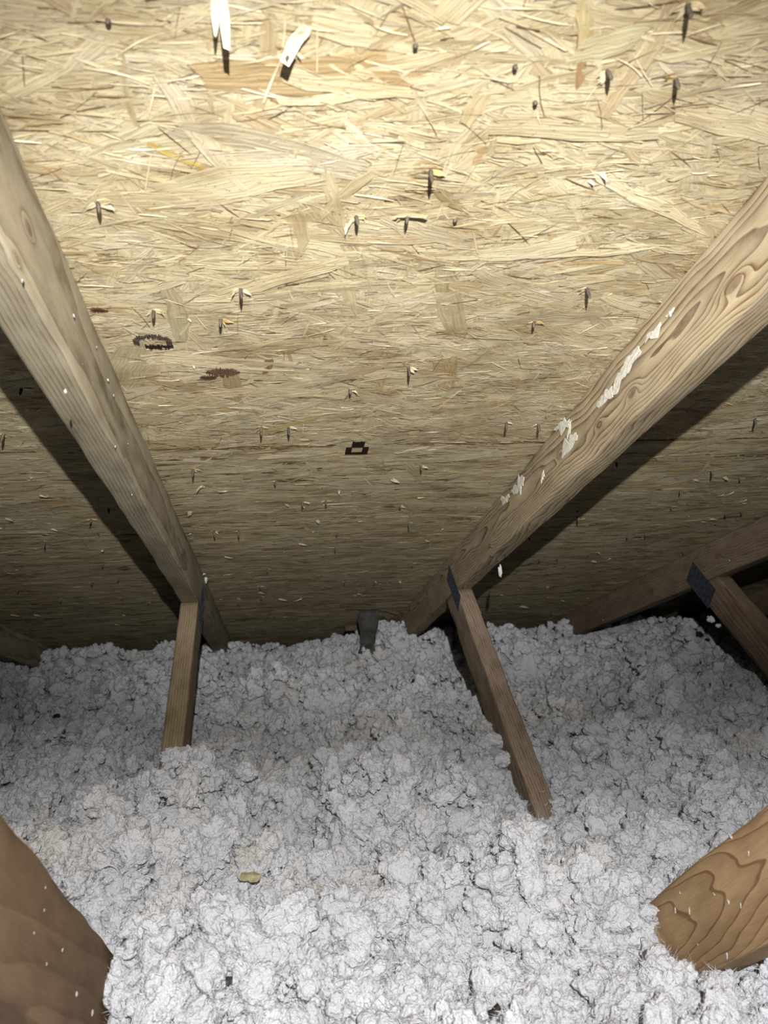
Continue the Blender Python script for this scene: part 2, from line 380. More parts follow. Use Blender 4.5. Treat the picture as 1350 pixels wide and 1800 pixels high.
# nails
def nail_mesh(L, r, k):
    nseg = 8; prof = [(0.002, r), (-L * .62, r), (-L * .80, r * .72), (-L, r * .06)]
    V = [(p[1] * math.cos(t), p[1] * math.sin(t), p[0]) for p in prof for t in np.arange(nseg) * 2 * math.pi / nseg]
    F = [(i * nseg + j, i * nseg + (j + 1) % nseg, (i + 1) * nseg + (j + 1) % nseg, (i + 1) * nseg + j) for i in range(3) for j in range(nseg)]
    o = mesh_np('roofing_nail_or_speck', V, F, MAT_NAIL, link=False); return o.data, o
NAILS = [nail_mesh(L, r, i) for i, (L, r) in enumerate([(.0135, .0018), (.0100, .0018), (.0072, .0017), (.0035, .0018)])]  # shortest stub is added for plain dark specks on the board
NAIL_ME = [m for m, o in NAILS]
for m, o in NAILS: bpy.data.objects.remove(o)
def chip_mesh(seed, tint, big=1.0):
    g = np.random.default_rng(seed); l = g.uniform(.006, .013) * big; w = l * g.uniform(.25, .5)
    V = np.array([(0, -w / 2, -.001), (0, w / 2, -.0012), (l * .55, -w * .42, -l * .16), (l * .5, w * .4, -l * .22), (l, w * g.uniform(-.2, .2), -l * g.uniform(.2, .6)),
                  (0, -w / 2, -.0002), (0, w / 2, -.0002), (l * .55, -w * .42, -l * .12), (l * .5, w * .4, -l * .18)])
    T = np.array([(0, 2, 1), (1, 2, 3), (2, 4, 3), (5, 6, 7), (6, 8, 7), (7, 8, 4), (0, 5, 7), (0, 7, 2), (2, 7, 4), (1, 3, 8), (1, 8, 6), (3, 4, 8)])
    o = mesh_np('splinter', V, T, MAT_STRAND, None, False, np.tile(tint, (9, 1)), V[:, :2] + seed, link=False); me = o.data; bpy.data.objects.remove(o); return me
AMBER = (.46, .34, .15)
CHIPS = [chip_mesh(i, AMBER if i % 3 == 0 else (CREAM if i % 3 == 1 else (.62, .52, .33))) for i in range(9)]
def inst(name, me, parent, loc, rz=0, sc=1.0, tilt=(0, 0)):
    o = bpy.data.objects.new(name, me); COL.objects.link(o); o.parent = parent
    o.location = loc; o.rotation_euler = (tilt[0], tilt[1], rz); o.scale = (sc, sc, sc); return o
def nail(px, py, size=0, chips=3):
    x, s = on_roof(px, py); p = panel_at(x, s)
    inst('roofing_nail_or_speck', NAIL_ME[size], p, (x, s, -0.0005), random.uniform(0, 6), 1, (random.gauss(0, .1), random.gauss(0, .1)))
    for k in range(chips):
        a = random.choice([0, math.pi]) + random.gauss(0, .6)
        inst('splinter', CHIPS[random.randrange(9)], p, (x + .002 * math.cos(a), s + .002 * math.sin(a), -.0006), a, random.uniform(.6, 1.15))
for q in [(757, 300, 0, 4), (626, 380, 1, 4), (716, 376, 1, 2), (1208, 8, 0, 5), (1068, 124, 1, 4), (1187, 138, 1, 4), (172, 355, 1, 4), (505, 86, 1, 3),
          (423, 506, 0, 4), (270, 545, 1, 3), (388, 560, 1, 2), (1031, 506, 0, 4), (938, 566, 2, 3), (718, 645, 0, 2), (615, 684, 2, 2), (459, 750, 0, 3),
          (507, 750, 0, 3), (890, 742, 0, 2), (946, 745, 0, 3), (740, 818, 1, 4), (340, 824, 0, 2), (483, 846, 2, 2), (532, 882, 1, 3), (572, 880, 1, 3),
          (703, 888, 2, 1), (376, 933, 0, 3), (419, 933, 0, 1), (719, 918, 0, 1), (589, 962, 1, 1), (725, 990, 1, 1), (591, 936, 2, 1), (470, 1000, 1, 2),
          (7, 762, 0, 2), (38, 682, 1, 1), (191, 893, 1, 1), (78, 951, 0, 1), (160, 912, 1, 2), (208, 1016, 1, 0), (180, 990, 1, 1), (161, 1022, 1, 3), (106, 1052, 1, 1),
          (214, 1050, 2, 1), (260, 1058, 2, 1), (1083, 812, 1, 0), (1250, 826, 0, 1), (1196, 861, 1, 0), (1014, 908, 0, 1), (948, 981, 1, 0), (979, 979, 1, 0), (1102, 941, 1, 0),
          (1134, 937, 1, 0), (1201, 968, 1, 1), (1275, 902, 1, 0), (1303, 898, 1, 0), (1327, 735, 0, 1), (1300, 840, 2, 2), (605, 1022, 1, 1), (632, 1026, 2, 1), (657, 1022, 1, 1), (670, 1026, 1, 1),
          (459, 1048, 1, 1), (457, 1030, 1, 3), (600, 1060, 1, 0), (540, 1090, 1, 0), (880, 1060, 1, 1), (915, 1030, 1, 1), (970, 1075, 1, 0), (1000, 1080, 1, 0), (960, 1050, 2, 2),
          (930, 945, 2, 2), (1180, 890, 2, 2), (800, 385, 3, 0), (730, 78, 3, 0), (905, 115, 3, 0), (190, 35, 3, 0), (940, 178, 3, 0), (345, 1100, 1, 1), (30, 1035, 1, 1), (525, 1105, 1, 1)]:
    nail(*q)
# lone splinters on the farther boards
for i in range(95):
    px, py = random.uniform(0, 1350), random.uniform(830, 1105); x, s = on_roof(px, py)
    if not (-1.9 < x < 2.6 and s < 3.3): continue
    inst('splinter', CHIPS[random.choice([1, 4, 7, 2, 5])], panel_at(x, s), (x, s, -.0008), random.uniform(0, 6.28), random.uniform(.7, 1.7))
for px, py, a, sc in [(612, 392, 1.9, .9), (330, 558, .9, .5), (340, 640, 1.5, .5), (1056, 300, .7, .9), (1035, 315, .5, .6), (878, 1002, .3, 1.2), (490, 1052, .2, 2.0), (530, 1052, 3.0, 2.2), (455, 1040, .6, 1.6),
                      (915, 1065, .1, 2.6), (300, 960, .2, 1.3), (395, 978, 0, 1.5), (525, 955, 0, 1.5), (20, 1080, 0, 2), (60, 1080, .4, 1.6), (1040, 985, .3, 1.6), (963, 1030, 1.4, 1.8)]:
    x, s = on_roof(px, py); inst('splinter', CHIPS[1 if sc < 1 else 4], panel_at(x, s), (x, s, -.0008), a, sc)
# torn white slivers hanging from the board near the top edge of the picture
strand_px((388, -40), (398, 55), 16, (.85, .80, .66), .004, 801, .85, .03).name = 'torn_sliver'
strand_px((376, -30), (380, 40), 14, (.80, .74, .58), .004, 802, .9, .02).name = 'torn_sliver'
strand_px((540, 40), (500, 92), 26, (.78, .72, .56), .003, 803, .6, .02).name = 'torn_sliver'
strand_px((690, 372), (750, 370), 12, (.74, .66, .45), .004, 804, .7, .004).name = 'torn_sliver'
# stencilled ink marks on the boards
def ink(px, py, wpx, hpx, mat, kind, seed):
    g = np.random.default_rng(seed); x, s = on_roof(px, py); e = on_roof(px + wpx / 2, py); b = on_roof(px, py + hpx / 2)
    W, H = abs(e[0] - x) * 2, abs(b[1] - s) * 2; V, F = [], []
    def bar(x0, x1, y0, y1):
        o = len(V); V.extend([(x0, y0, -.0022), (x1, y0, -.0022), (x1, y1, -.0022), (x0, y1, -.0022)]); F.append((o, o + 1, o + 2, o + 3))
    n = 26
    for i in range(n):
        u = (i + .5) / n * 2 - 1; x0 = u * W / 2 - W / n * .36; x1 = u * W / 2 + W / n * .36
        if kind == 'arch':
            top = -H / 2 * math.sqrt(max(0, 1 - u * u)) * g.uniform(.75, 1.1); inner = H * .30 if abs(u) > .72 else (top * .12 if abs(u) > .4 else top * .35)
            bar(x0, x1, top, inner - g.uniform(0, .1) * H)
            if u > -.5: bar(x0, x1 + W / n * .3, H * .26 + g.uniform(-.08, .04) * H, H * .42 + g.uniform(-.06, .14) * H)
        elif kind == 'hatch':
            t = H / 2 * math.sqrt(max(0, 1 - u * u)); bar(x0, x1, -t * g.uniform(.5, 1), t * g.uniform(.3, 1))
        else:
            a = abs(u)
            if a < .55: bar(x0, x1 + W / n * .3, -H / 2 * g.uniform(.85, 1.05), -H * .04); bar(x0, x1 + W / n * .3, H * .33, H * .5)
            if a > .45: bar(x0, x1 + W / n * .3, -H * .06, H * .5)
    o = mesh_np('ink_mark', V, F, mat, panel_at(x, s), False); o.location = (x, s, 0)
ink(268, 597, 68, 26, MAT_INK, 'arch', 1); ink(392, 652, 60, 18, MAT_INK_RED, 'hatch', 2); ink(366, 661, 30, 10, MAT_INK_RED, 'hatch', 3)
ink(628, 785, 40, 22, MAT_INK, 'ring', 4); ink(172, 543, 26, 8, MAT_INK_RED, 'hatch', 5)

# ----------------------------------------------------------------------------
# trusses
# ----------------------------------------------------------------------------
def beam(name, parent, P0, P1, mat, depth=0.089, thick=TH, cut0=None, cut1=None, seed=0, rough=0.0006):
    """member in a truss plane from P0 to P1 (centre line); local x along, y across the plane, z depth"""
    P0, P1 = Vector(P0), Vector(P1); L = (P1 - P0).length; xd = (P1 - P0) / L; yd = Vector((1, 0, 0)); zd = xd.cross(yd)
    r = 0.0035; hy, hz = thick / 2, depth / 2; prof = []
    for cy, cz, a0 in ((hy - r, hz - r, 0), (-hy + r, hz - r, 90), (-hy + r, -hz + r, 180), (hy - r, -hz + r, 270)):
        for k in range(4): t = R(a0 + 30 * k); prof.append((cy + r * math.cos(t), cz + r * math.sin(t)))
    def fill(v0, v1, m): return [(v0[0] + (v1[0] - v0[0]) * i / m, v0[1] + (v1[1] - v0[1]) * i / m) for i in range(1, m)]
    full = []
    for k in range(16):
        full.append(prof[k])
        if k % 4 == 3: full += fill(prof[k], prof[(k + 1) % 16], 4 if k in (3, 11) else 6)
    prof = np.array(full); k = len(prof); ns = max(8, int(L / 0.02)); xs = np.linspace(0, L, ns + 1)
    V = np.empty((ns + 1, k, 3)); V[:, :, 0] = xs[:, None]; V[:, :, 1] = prof[None, :, 0]; V[:, :, 2] = prof[None, :, 1]
    W = V.reshape(-1, 3); nz = fbm(W * np.array([12, 60, 60]) + seed * 9.1, 2, seed); corner = (abs(abs(W[:, 1]) - hy) < r) & (abs(abs(W[:, 2]) - hz) < r)
    W[:, 1] *= 1 - (np.where(corner, .0018, rough) * np.maximum(nz, -.2)) / hy; W[:, 2] *= 1 - (np.where(corner, .0018, rough) * np.maximum(nz, -.2)) / hz
    V = W.reshape(ns + 1, k, 3)
    for cut, end in ((cut0, 0), (cut1, 1)):
        if cut is None: continue
        q, nn = cut
        for j in range(k):
            base = P0 + yd * float(V[0 if not end else -1, j, 1]) + zd * float(V[0 if not end else -1, j, 2])
            t = (Vector(q) - base).dot(nn) / xd.dot(nn)
            if end == 0: V[:, j, 0] = t + (V[:, j, 0]) / L * (L - t)
            else: V[:, j, 0] = V[:, j, 0] / L * t if cut0 is None else V[0, j, 0] + (V[:, j, 0] - V[0, j, 0]) / (L - V[0, j, 0]) * (t - V[0, j, 0])
    W = V.reshape(-1, 3); F = [(i * k + j, i * k + (j + 1) % k, (i + 1) * k + (j + 1) % k, (i + 1) * k + j) for i in range(ns) for j in range(k)]
    n0 = len(W); W = np.vstack([W, V[0].mean(0), V[-1].mean(0)])
    F += [(n0, (j + 1) % k, j, j) for j in range(k)]; e = ns * k; F += [(n0 + 1, e + j, e + (j + 1) % k, e + (j + 1) % k) for j in range(k)]
    me = bpy.data.meshes.new(name); me.from_pydata([tuple(v) for v in W], [], [tuple(dict.fromkeys(f)) for f in F]); me.materials.append(mat)
    me.polygons.foreach_set('use_smooth', [len(p.vertices) == 4 for p in me.polygons]); me.update()
    o = bpy.data.objects.new(name, me); COL.objects.link(o); o.parent = parent
    Mx = Matrix((xd, yd, zd)).transposed().to_4x4(); Mx.translation = P0 - Vector(parent.location)
    o.matrix_basis = Mx; return o

def plate(parent, c, along, X_out, l, w, seed):
    """toothed connector plate, its long side along the given in-plane direction"""
    along = Vector(along).normalized(); yd = Vector((1, 0, 0)); zd = along.cross(yd); V, F = [], []
    def add(b):
        v, f = box_arrays(*b); o = len(V); V.extend(v.tolist()); F.extend((f + o).tolist())
    add((-l / 2, l / 2, -.0006, .0006, -w / 2, w / 2))
    g = np.random.default_rng(seed); nx, nz = int(l / .011), int(w / .008)
    for i in range(nx):
        for j in range(nz):
            if g.random() < .12: continue
            x = -l / 2 + (i + .5) * l / nx; z = -w / 2 + (j + .5) * w / nz + (.002 if i % 2 else -.002) * .5
            h = g.uniform(.0008, .0018); add((x - .0034, x + .0034, (-h if X_out < 0 else .0003), (-.0003 if X_out < 0 else h), z - .0012, z + .0012))
    o = mesh_np('connector_plate', V, F, MAT_PLATE, parent, False)
    Mx = Matrix((along, yd, zd)).transposed().to_4x4(); Mx.translation = Vector(c) - Vector(parent.location); o.matrix_basis = Mx
    o['label'] = 'dark blue-grey toothed metal connector plate'; return o

ROOF0 = EYE + NRM * ROOF_D
CH_BOT = ROOF0 - NRM * (CHORD + 0.0012)
G1 = ((.33, .275, .20), (.185, .14, .09))      # weathered grey brown
G2 = ((.40, .30, .185), (.17, .095, .045))     # warmer, strong rings
G3 = ((.44, .285, .145), (.21, .105, .042))    # fresh yellow brown
def knot_px(px, py, X, size):
    p = on_x(px, py, X) - EYE; return (p.dot(SLOPE) + .75, ROOF_D - CHORD / 2 - .0012 - p.dot(NRM), size)
KL, KR, K3 = -.192 + TH / 2, .4325 - TH / 2, 1.092 - TH / 2
mat_left = wood('weathered_rafter_wood', (.37, .325, .23), (.18, .15, .10), ring=.0046, pith=(.22, .0), tilt=(.002, .0), knots=(knot_px(50, 400, KL, .007), knot_px(30, 455, KL, .005)), dust=.5, dustc=(.40, .36, .27), warp=.0035)
mat_right = wood('knotty_rafter_wood', (.42, .35, .225), (.125, .08, .042), ring=.0046, pith=(.080, .0), tilt=(-.018, .006), knots=(knot_px(1288, 500, KR, .011), knot_px(1110, 690, KR, .009), knot_px(1052, 746, KR, .006), knot_px(985, 800, KR, .007), knot_px(860, 960, KR, .008)), dust=.4, dustc=(.40, .345, .26), warp=.010, bump=.5)
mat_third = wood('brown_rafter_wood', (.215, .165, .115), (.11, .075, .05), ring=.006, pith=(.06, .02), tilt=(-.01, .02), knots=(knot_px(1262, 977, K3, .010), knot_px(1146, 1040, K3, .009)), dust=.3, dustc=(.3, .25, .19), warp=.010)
mat_webL = wood('straight_web_wood', (.29, .23, .14), (.165, .115, .065), ring=.0050, pith=(.25, .0), tilt=(.002, .0), dust=.25, warp=.003)
mat_webR = wood('scarred_web_wood', (.27, .205, .14), (.12, .075, .048), ring=.0058, pith=(.075, .04), tilt=(.02, .03), dust=.5, dustc=(.33, .28, .24), warp=.009)
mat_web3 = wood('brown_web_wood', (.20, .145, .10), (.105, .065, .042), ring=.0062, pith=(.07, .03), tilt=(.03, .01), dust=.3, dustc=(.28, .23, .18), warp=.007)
mat_tenL = wood('smooth_brown_wood', (.21, .142, .085), (.165, .105, .06), ring=.016, pith=(.06, .02), tilt=(.02, .05), dust=.12, dustc=(.3, .21, .13), warp=.008, bump=.1)
mat_tenR = wood('bold_grain_wood', (.45, .31, .175), (.22, .12, .055), ring=.0043, pith=(.118, .0), tilt=(-.045, .006), dust=.05, warp=.006, bump=.1, sharp=.84)

WD = Vector((0, .847, .532)).normalized()      # web: up towards the eave
TD = Vector((0, .738, -.675)).normalized()     # tie: down towards the eave
def truss(X, mats, label, ties=True, grp=None):
    t = empty('roof_truss', (X, 0, 0)); tag(t, label, 'truss')
    cN = EYE + NRM * (ROOF_D - CHORD / 2 - 0.0012); c0 = Vector((X, cN.y, cN.z))
    beam('top_chord', t, c0 - SLOPE * 0.75, c0 + SLOPE * 3.42, mats[0], CHORD, seed=int(X * 10) + 40)
    beam('bottom_chord', t, (X, -0.9, .0455), (X, 3.46, .0455), MAT_DARKWOOD, seed=3)
    # web: its upper narrow face runs through this point of the picture's joint
    f = Vector((X, 1.672, ZC - 0.207)); back = Vector((0, WD.z, -WD.y)); c = f + back * .0445
    beam('web', t, c - WD * 1.12, c + WD * .05, mats[1], cut0=((X, 0, .0915), Vector((0, 0, 1))), cut1=(CH_BOT - NRM * .0008, NRM), seed=int(X * 10) + 60)
    if ties:
        u = Vector((X, .60, ZC - .284)); upn = Vector((0, -TD.z, TD.y)); c = u - upn * .0445
        beam('tie', t, c - TD * 0.9, c + TD * .9, mats[2], cut0=(CH_BOT - NRM * .0008, NRM), cut1=((X, 0, .0915), Vector((0, 0, 1))), seed=int(X * 10) + 80)
    return t
T_L = truss(-.192, (mat_left, mat_webL, mat_tenL), 'weathered grey-brown roof truss left of the middle, its rafter rising to the upper left corner')
T_R = truss(.4325, (mat_right, mat_webR, mat_tenR), 'knotty roof truss right of the middle, white residue along its rafter')
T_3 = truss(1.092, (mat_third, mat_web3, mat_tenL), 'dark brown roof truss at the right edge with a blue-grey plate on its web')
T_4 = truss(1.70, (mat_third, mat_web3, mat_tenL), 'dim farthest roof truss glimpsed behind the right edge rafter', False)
T_0 = truss(-.815, (mat_left, mat_webL, mat_tenL), 'dim roof truss tip low at the left edge above the insulation', False)

plate(T_L, (-.192 + TH / 2 + .0012, 1.735, ZC - .225), WD, 1, .13, .05, 1)
plate(T_R, (.4325 - TH / 2 - .0012, 1.70, ZC - .20), WD, -1, .12, .045, 2)
p3 = on_x(1231, 1028, 1.092 - TH / 2 - .0012); plate(T_3, p3, WD, -1, .115, .062, 3)

# white residue, torn paper and tufts stuck on the timbers
def blob_patch(parent, pts_px, X, seed, name='residue_patch', t=.0014):
    """irregular flake on a truss face; outline given in picture pixels"""
    P = [on_x(px, py, X) for px, py in pts_px]; g = np.random.default_rng(seed); out = []
    for i in range(len(P)):
        a, b = P[i], P[(i + 1) % len(P)]; m = 5; nrm = (b - a).cross(Vector((1, 0, 0))).normalized(); L = (b - a).length
        for k in range(m): out.append(a.lerp(b, k / m) + nrm * (float(g.normal(0, .09)) * L if k else 0))
    c = sum(out, Vector()) / len(out); sgn = -1 if X > 0 else 1; loc = Vector(parent.location); n = len(out)
    V = [tuple(p - loc + Vector((sgn * float(g.uniform(.2, .7)) * t, 0, 0))) for p in out] + [tuple(p - loc) for p in out] + [tuple(c - loc + Vector((sgn * t, 0, 0)))]
    F = [(i, (i + 1) % n, 2 * n) for i in range(n)] + [(i, n + i, (i + 1) % n) for i in range(n)] + [((i + 1) % n, n + i, n + (i + 1) % n) for i in range(n)]
    o = mesh_np(name, V, F, MAT_RESIDUE, parent, False); o['label'] = 'dried white residue'; return o
XF = .4325 - TH / 2 - .0002
for i, q in enumerate([[(1102, 628), (1122, 608), (1128, 618), (1108, 650), (1092, 668), (1086, 690), (1076, 700), (1080, 672), (1092, 650)],
                       [(1064, 686), (1076, 678), (1078, 698), (1056, 716), (1050, 716)], [(1138, 588), (1162, 566), (1160, 578), (1134, 604)],
                       [(972, 754), (986, 740), (1002, 736), (1000, 752), (978, 758)], [(1000, 750), (1004, 738), (1003, 758), (997, 772)],
                       [(990, 782), (1012, 760), (1016, 766), (1004, 790), (988, 806)], [(898, 862), (910, 842), (922, 838), (920, 854), (906, 868)],
                       [(952, 838), (956, 826), (957, 838), (952, 850)], [(880, 878), (894, 868), (896, 874), (884, 888)], [(1170, 556), (1186, 540), (1180, 556)]]):
    blob_patch(T_R, q, XF, 300 + i)

# ----------------------------------------------------------------------------
# blown-in insulation
# ----------------------------------------------------------------------------
MOUNDS = [(-.15, 1.17, .11, .12, .068), (.17, 1.13, .09, .09, .045), (.33, 1.00, .10, .07, .035), (.33, .82, .10, .08, .058), (.45, .62, .10, .07, -.02), (-.08, .78, .09, .09, .030), (.10, .76, .08, .07, .015),
          (.02, 1.46, .09, .09, -.035), (.04, 1.06, .03, .045, -.05), (.08, .94, .05, .05, -.03), (.40, 2.55, .15, .30, .075), (-.45, 1.5, .3, .3, .01), (.06, 2.75, .16, .4, -.04), (-.11, 2.35, .06, .3, -.04),
          (.95, 2.3, .2, .3, .01), (1.4, 2.5, .2, .25, .02), (.63, 2.0, .1, .2, -.02), (.47, 1.22, .12, .15, -.085), (-.35, 2.4, .3, .3, .02), (.70, 1.35, .14, .14, .03), (.66, 1.05, .10, .10, .02)]
def height(x, y):
    P = np.stack([x, y, np.zeros_like(x)], -1)
    z = -.487 - .030 * np.clip((y - 1.4) / 1.6, 0, 1) + .022 * fbm(P * 3.1, 2, 5) + .030 * fbm(P * 8.3 + 4, 2, 9) + .014 * billow(P * 15 + 2, 12)
    for cx, cy, sx, sy, a in MOUNDS: z = z + a * np.exp(-((x - cx) / sx) ** 2 - ((y - cy) / sy) ** 2)
    # hollow along the left tie
    wall = -.245 * y + .012 + .012 * vnoise(P * 22, 31)
    k = 1 / (1 + np.exp((x - wall) / .006)) * 1 / (1 + np.exp((y - .86) / .02)) * 1 / (1 + np.exp(-(x + .36) / .02))
    z = z - k * .16
    z = np.minimum(z, (ROOF_D - .012 - y * SP) / CP - .004)
    return ZC + z
ys = [.36]
while ys[-1] < 3.47: ys.append(ys[-1] + .0060 + .0055 * max(0, ys[-1] - .7) / 1.4)
ys = np.array(ys); ys[-1] = 3.465; xs = np.concatenate([np.arange(-1.7, -.5, .012), np.arange(-.5, .75, .0078), np.arange(.75, 2.4, .012)])
GX, GY = np.meshgrid(xs, ys); gx, gy = GX.ravel(), GY.ravel(); gz = height(gx, gy); P = np.stack([gx, gy, gz], -1)
l1 = .007 * billow(P * 22 + 3, 51) + .0050 * billow(P * 48, 52) + .0030 * billow(P * 100, 53)
ox = .010 * vnoise(P * 40, 61) + .006 * vnoise(P * 90, 62); oy = .010 * vnoise(P * 40 + 50, 63) + .006 * vnoise(P * 90 + 50, 64)
roofcap = ZC + (ROOF_D - .010 - gy * SP) / CP - .003
BASE = np.stack([gx + ox, gy + oy, np.minimum(gz + l1 - .020, roofcap)], -1)
ny, nx = GX.shape; idx = np.arange(ny * nx).reshape(ny, nx)
BF = np.stack([idx[:-1, :-1], idx[:-1, 1:], idx[1:, 1:], idx[1:, :-1]], -1).reshape(-1, 4)
TAN = [(*on_z(585, 1575, ZC - .47).xy, .05, .5), (*on_z(440, 1535, ZC - .46).xy, .025, .5), (*on_z(640, 1140, ZC - .45).xy, .06, .5), (*on_z(880, 1330, ZC - .5).xy, .04, .3), (*on_z(430, 1300, ZC - .5).xy, .05, .25),
       (*on_z(1030, 1540, ZC - .46).xy, .03, .35), (*on_z(60, 1440, ZC - .47).xy, .05, .3), (*on_z(560, 1190, ZC - .5).xy, .1, .3)]
def tint_at(x, y):
    P = np.stack([x, y, np.zeros_like(x)], -1); w = np.clip(.30 * fbm(P * 6, 3, 77) - .08, 0, .35)
    for cx, cy, r, a in TAN: w = np.maximum(w, a * np.exp(-((x - cx) ** 2 + (y - cy) ** 2) / r ** 2) * (0.7 + .6 * vnoise(P * 45, 78)))
    g = .81 + .05 * fbm(P * 14, 2, 79)
    return np.stack([g * (.965 - .06 * w), g * (.975 - .20 * w), g * (1.04 - .52 * w)], -1).clip(0, .93)
INS = tag(mesh_np('loose_insulation', BASE, BF, MAT_FLUFF, None, True, tint_at(gx, gy)), 'white blown-in loose fill insulation covering the attic floor', 'insulation', kind='stuff')

# fluffy clumps lying over it
def ico(sub):
    t = (1 + 5 ** .5) / 2
    V = [(-1, t, 0), (1, t, 0), (-1, -t, 0), (1, -t, 0), (0, -1, t), (0, 1, t), (0, -1, -t), (0, 1, -t), (t, 0, -1), (t, 0, 1), (-t, 0, -1), (-t, 0, 1)]
    F = [(0, 11, 5), (0, 5, 1), (0, 1, 7), (0, 7, 10), (0, 10, 11), (1, 5, 9), (5, 11, 4), (11, 10, 2), (10, 7, 6), (7, 1, 8), (3, 9, 4), (3, 4, 2), (3, 2, 6), (3, 6, 8), (3, 8, 9), (4, 9, 5), (2, 4, 11), (6, 2, 10), (8, 6, 7), (9, 8, 1)]
    V = [np.array(v) / np.linalg.norm(v) for v in V]
    for _ in range(sub):
        mid, G = {}, []
        def m(a, b):
            k = (min(a, b), max(a, b))
            if k not in mid: q = V[a] + V[b]; V.append(q / np.linalg.norm(q)); mid[k] = len(V) - 1
            return mid[k]
        for a, b, c in F: ab, bc, ca = m(a, b), m(b, c), m(c, a); G += [(a, ab, ca), (b, bc, ab), (c, ca, bc), (ab, bc, ca)]
        F = G
    return np.array(V), np.array(F)
def lobes(V, g, n, dist, rad):
    """radius of a ball grown over with n round lobes, along each direction"""
    c = g.normal(size=(n, 3)); c = c / np.linalg.norm(c, axis=1, keepdims=True) * g.uniform(*dist, (n, 1)); r = g.uniform(*rad, n)
    b = V @ c.T; disc = b * b - (c * c).sum(1)[None] + (r * r)[None]
    return np.where(disc > 0, b + np.sqrt(np.maximum(disc, 0)), 0).max(1)
def templates(sub, n, seed):
    V, F = ico(sub); T = []
    for i in range(n):
        g = np.random.default_rng(seed * 31 + i); o = seed + i * 7.7
        r = np.maximum(lobes(V, g, 16, (.45, .75), (.28, .50)), .70)
        if sub > 1: r = r + np.maximum(lobes(V, g, 90, (.9, 1.0), (.10, .22)) - .97, 0) * .9
        r = r + .05 * vnoise(V * 5 + o, i) + .03 * vnoise(V * 12 + o, i + 9)
        D = V * r[:, None]; D[:, 0] += .14 * vnoise(D * 1.5 + o, i + 80); D[:, 1] += .14 * vnoise(D * 1.5 + 9 + o, i + 81)
        T.append(D * np.array([1.15, .95, .85]))
    return T, F
def blocked(x, y, z, m=.004):
    b = np.zeros(len(x), bool)
    for X in (-.815, -.192, .4325, 1.092, 1.70):
        inx = abs(x - X) < TH / 2 + m
        u = (y - .60) * 0 + y; dt = (y - .60) * (-TD.z) + (z - (ZC - .284)) * TD.y     # tie: distance above its upper face
        b |= inx & (dt < m) & (dt > -.089 - m) & (X in (-.192, .4325, 1.092))
        dw = (y - 1.672) * (-WD.z) + (z - (ZC - .207)) * WD.y
        b |= inx & (dw < m) & (dw > -.089 - m)
    return b
def fuzzy(sub, seed, nf, fl, fw):
    """one tuft of unit size: a puffy core with combed fibres lying over it"""
    T, F = templates(sub, 1, seed); V = T[0]; g = np.random.default_rng(seed); seg = 4
    N = V / (np.linalg.norm(V, axis=1, keepdims=True) + 1e-9); i = g.integers(0, len(V), nf); p = V[i] * .97; nn = N[i]
    comb = np.stack([vnoise(p * 1.3 + seed, 1), vnoise(p * 1.3 + seed + 30, 2), vnoise(p * 1.3 + seed + 60, 3)], -1) * 2 + g.normal(0, .35, (nf, 3))
    d = comb - nn * (comb * nn).sum(1, keepdims=True); d /= np.linalg.norm(d, axis=1, keepdims=True) + 1e-9; d = d + nn * g.uniform(.05, .55, (nf, 1)); d /= np.linalg.norm(d, axis=1, keepdims=True)
    ax = g.normal(size=(nf, 3)); ax /= np.linalg.norm(ax, axis=1, keepdims=True); rate = g.normal(0, .35, (nf, 1)); l = g.uniform(*fl, (nf, 1)) / seg
    pts, ds = [p], [d]
    for k in range(seg):
        d = d + np.cross(ax, d) * rate; d /= np.linalg.norm(d, axis=1, keepdims=True); p = p + d * l; pts.append(p); ds.append(d)
    pts = np.stack(pts, 1); ds = np.stack(ds, 1); sd = np.cross(ds, nn[:, None, :]); sd /= np.linalg.norm(sd, axis=2, keepdims=True) + 1e-9
    w = (g.uniform(*fw, (nf, 1)) * np.array([[.8, 1, .8, .55, .1]]))[:, :, None]
    FV = np.stack([pts - sd * w, pts + sd * w], 2).reshape(-1, 3); k = 2 * (seg + 1)
    q = [(2 * j, 2 * j + 1, 2 * j + 3) for j in range(seg)] + [(2 * j, 2 * j + 3, 2 * j + 2) for j in range(seg)]
    FF = (np.array(q)[None] + (np.arange(nf) * k)[:, None, None]).reshape(-1, 3) + len(V)
    o = mesh_np('insulation_tuft_shape', np.vstack([V, FV]), np.vstack([F, FF]), MAT_TUFT, None, True, link=False); return o
def scatter_pts(n, x0, x1, y0, y1, rr, seed, lift, wedge=0.0):
    g = np.random.default_rng(seed); y = g.uniform(y0, y1, n)
    x = (-.02 + g.uniform(-.5, .5, n) * (y * wedge + .25) + y * .15) if wedge else g.uniform(x0, x1, n)
    r = np.clip(rr * np.exp(g.normal(0, .5, n)), rr * .4, rr * 2.3)
    z = height(x, y) + g.uniform(-.4, lift, n) * r
    z = np.minimum(z, ZC + (ROOF_D - .01 - y * SP) / CP - r * 1.5)
    keep = ~blocked(x, y, z, .006); x, y, z, r = x[keep], y[keep], z[keep], r[keep]; n = len(x)
    sc = r[:, None] * g.uniform(.75, 1.25, (n, 3)); rot = g.uniform(0, 6.283, (n, 3)); c = (tint_at(x, y) * g.uniform(.93, 1.06, (n, 1))).clip(0, .95)
    return np.stack([x, y, z], -1), sc, rot, c
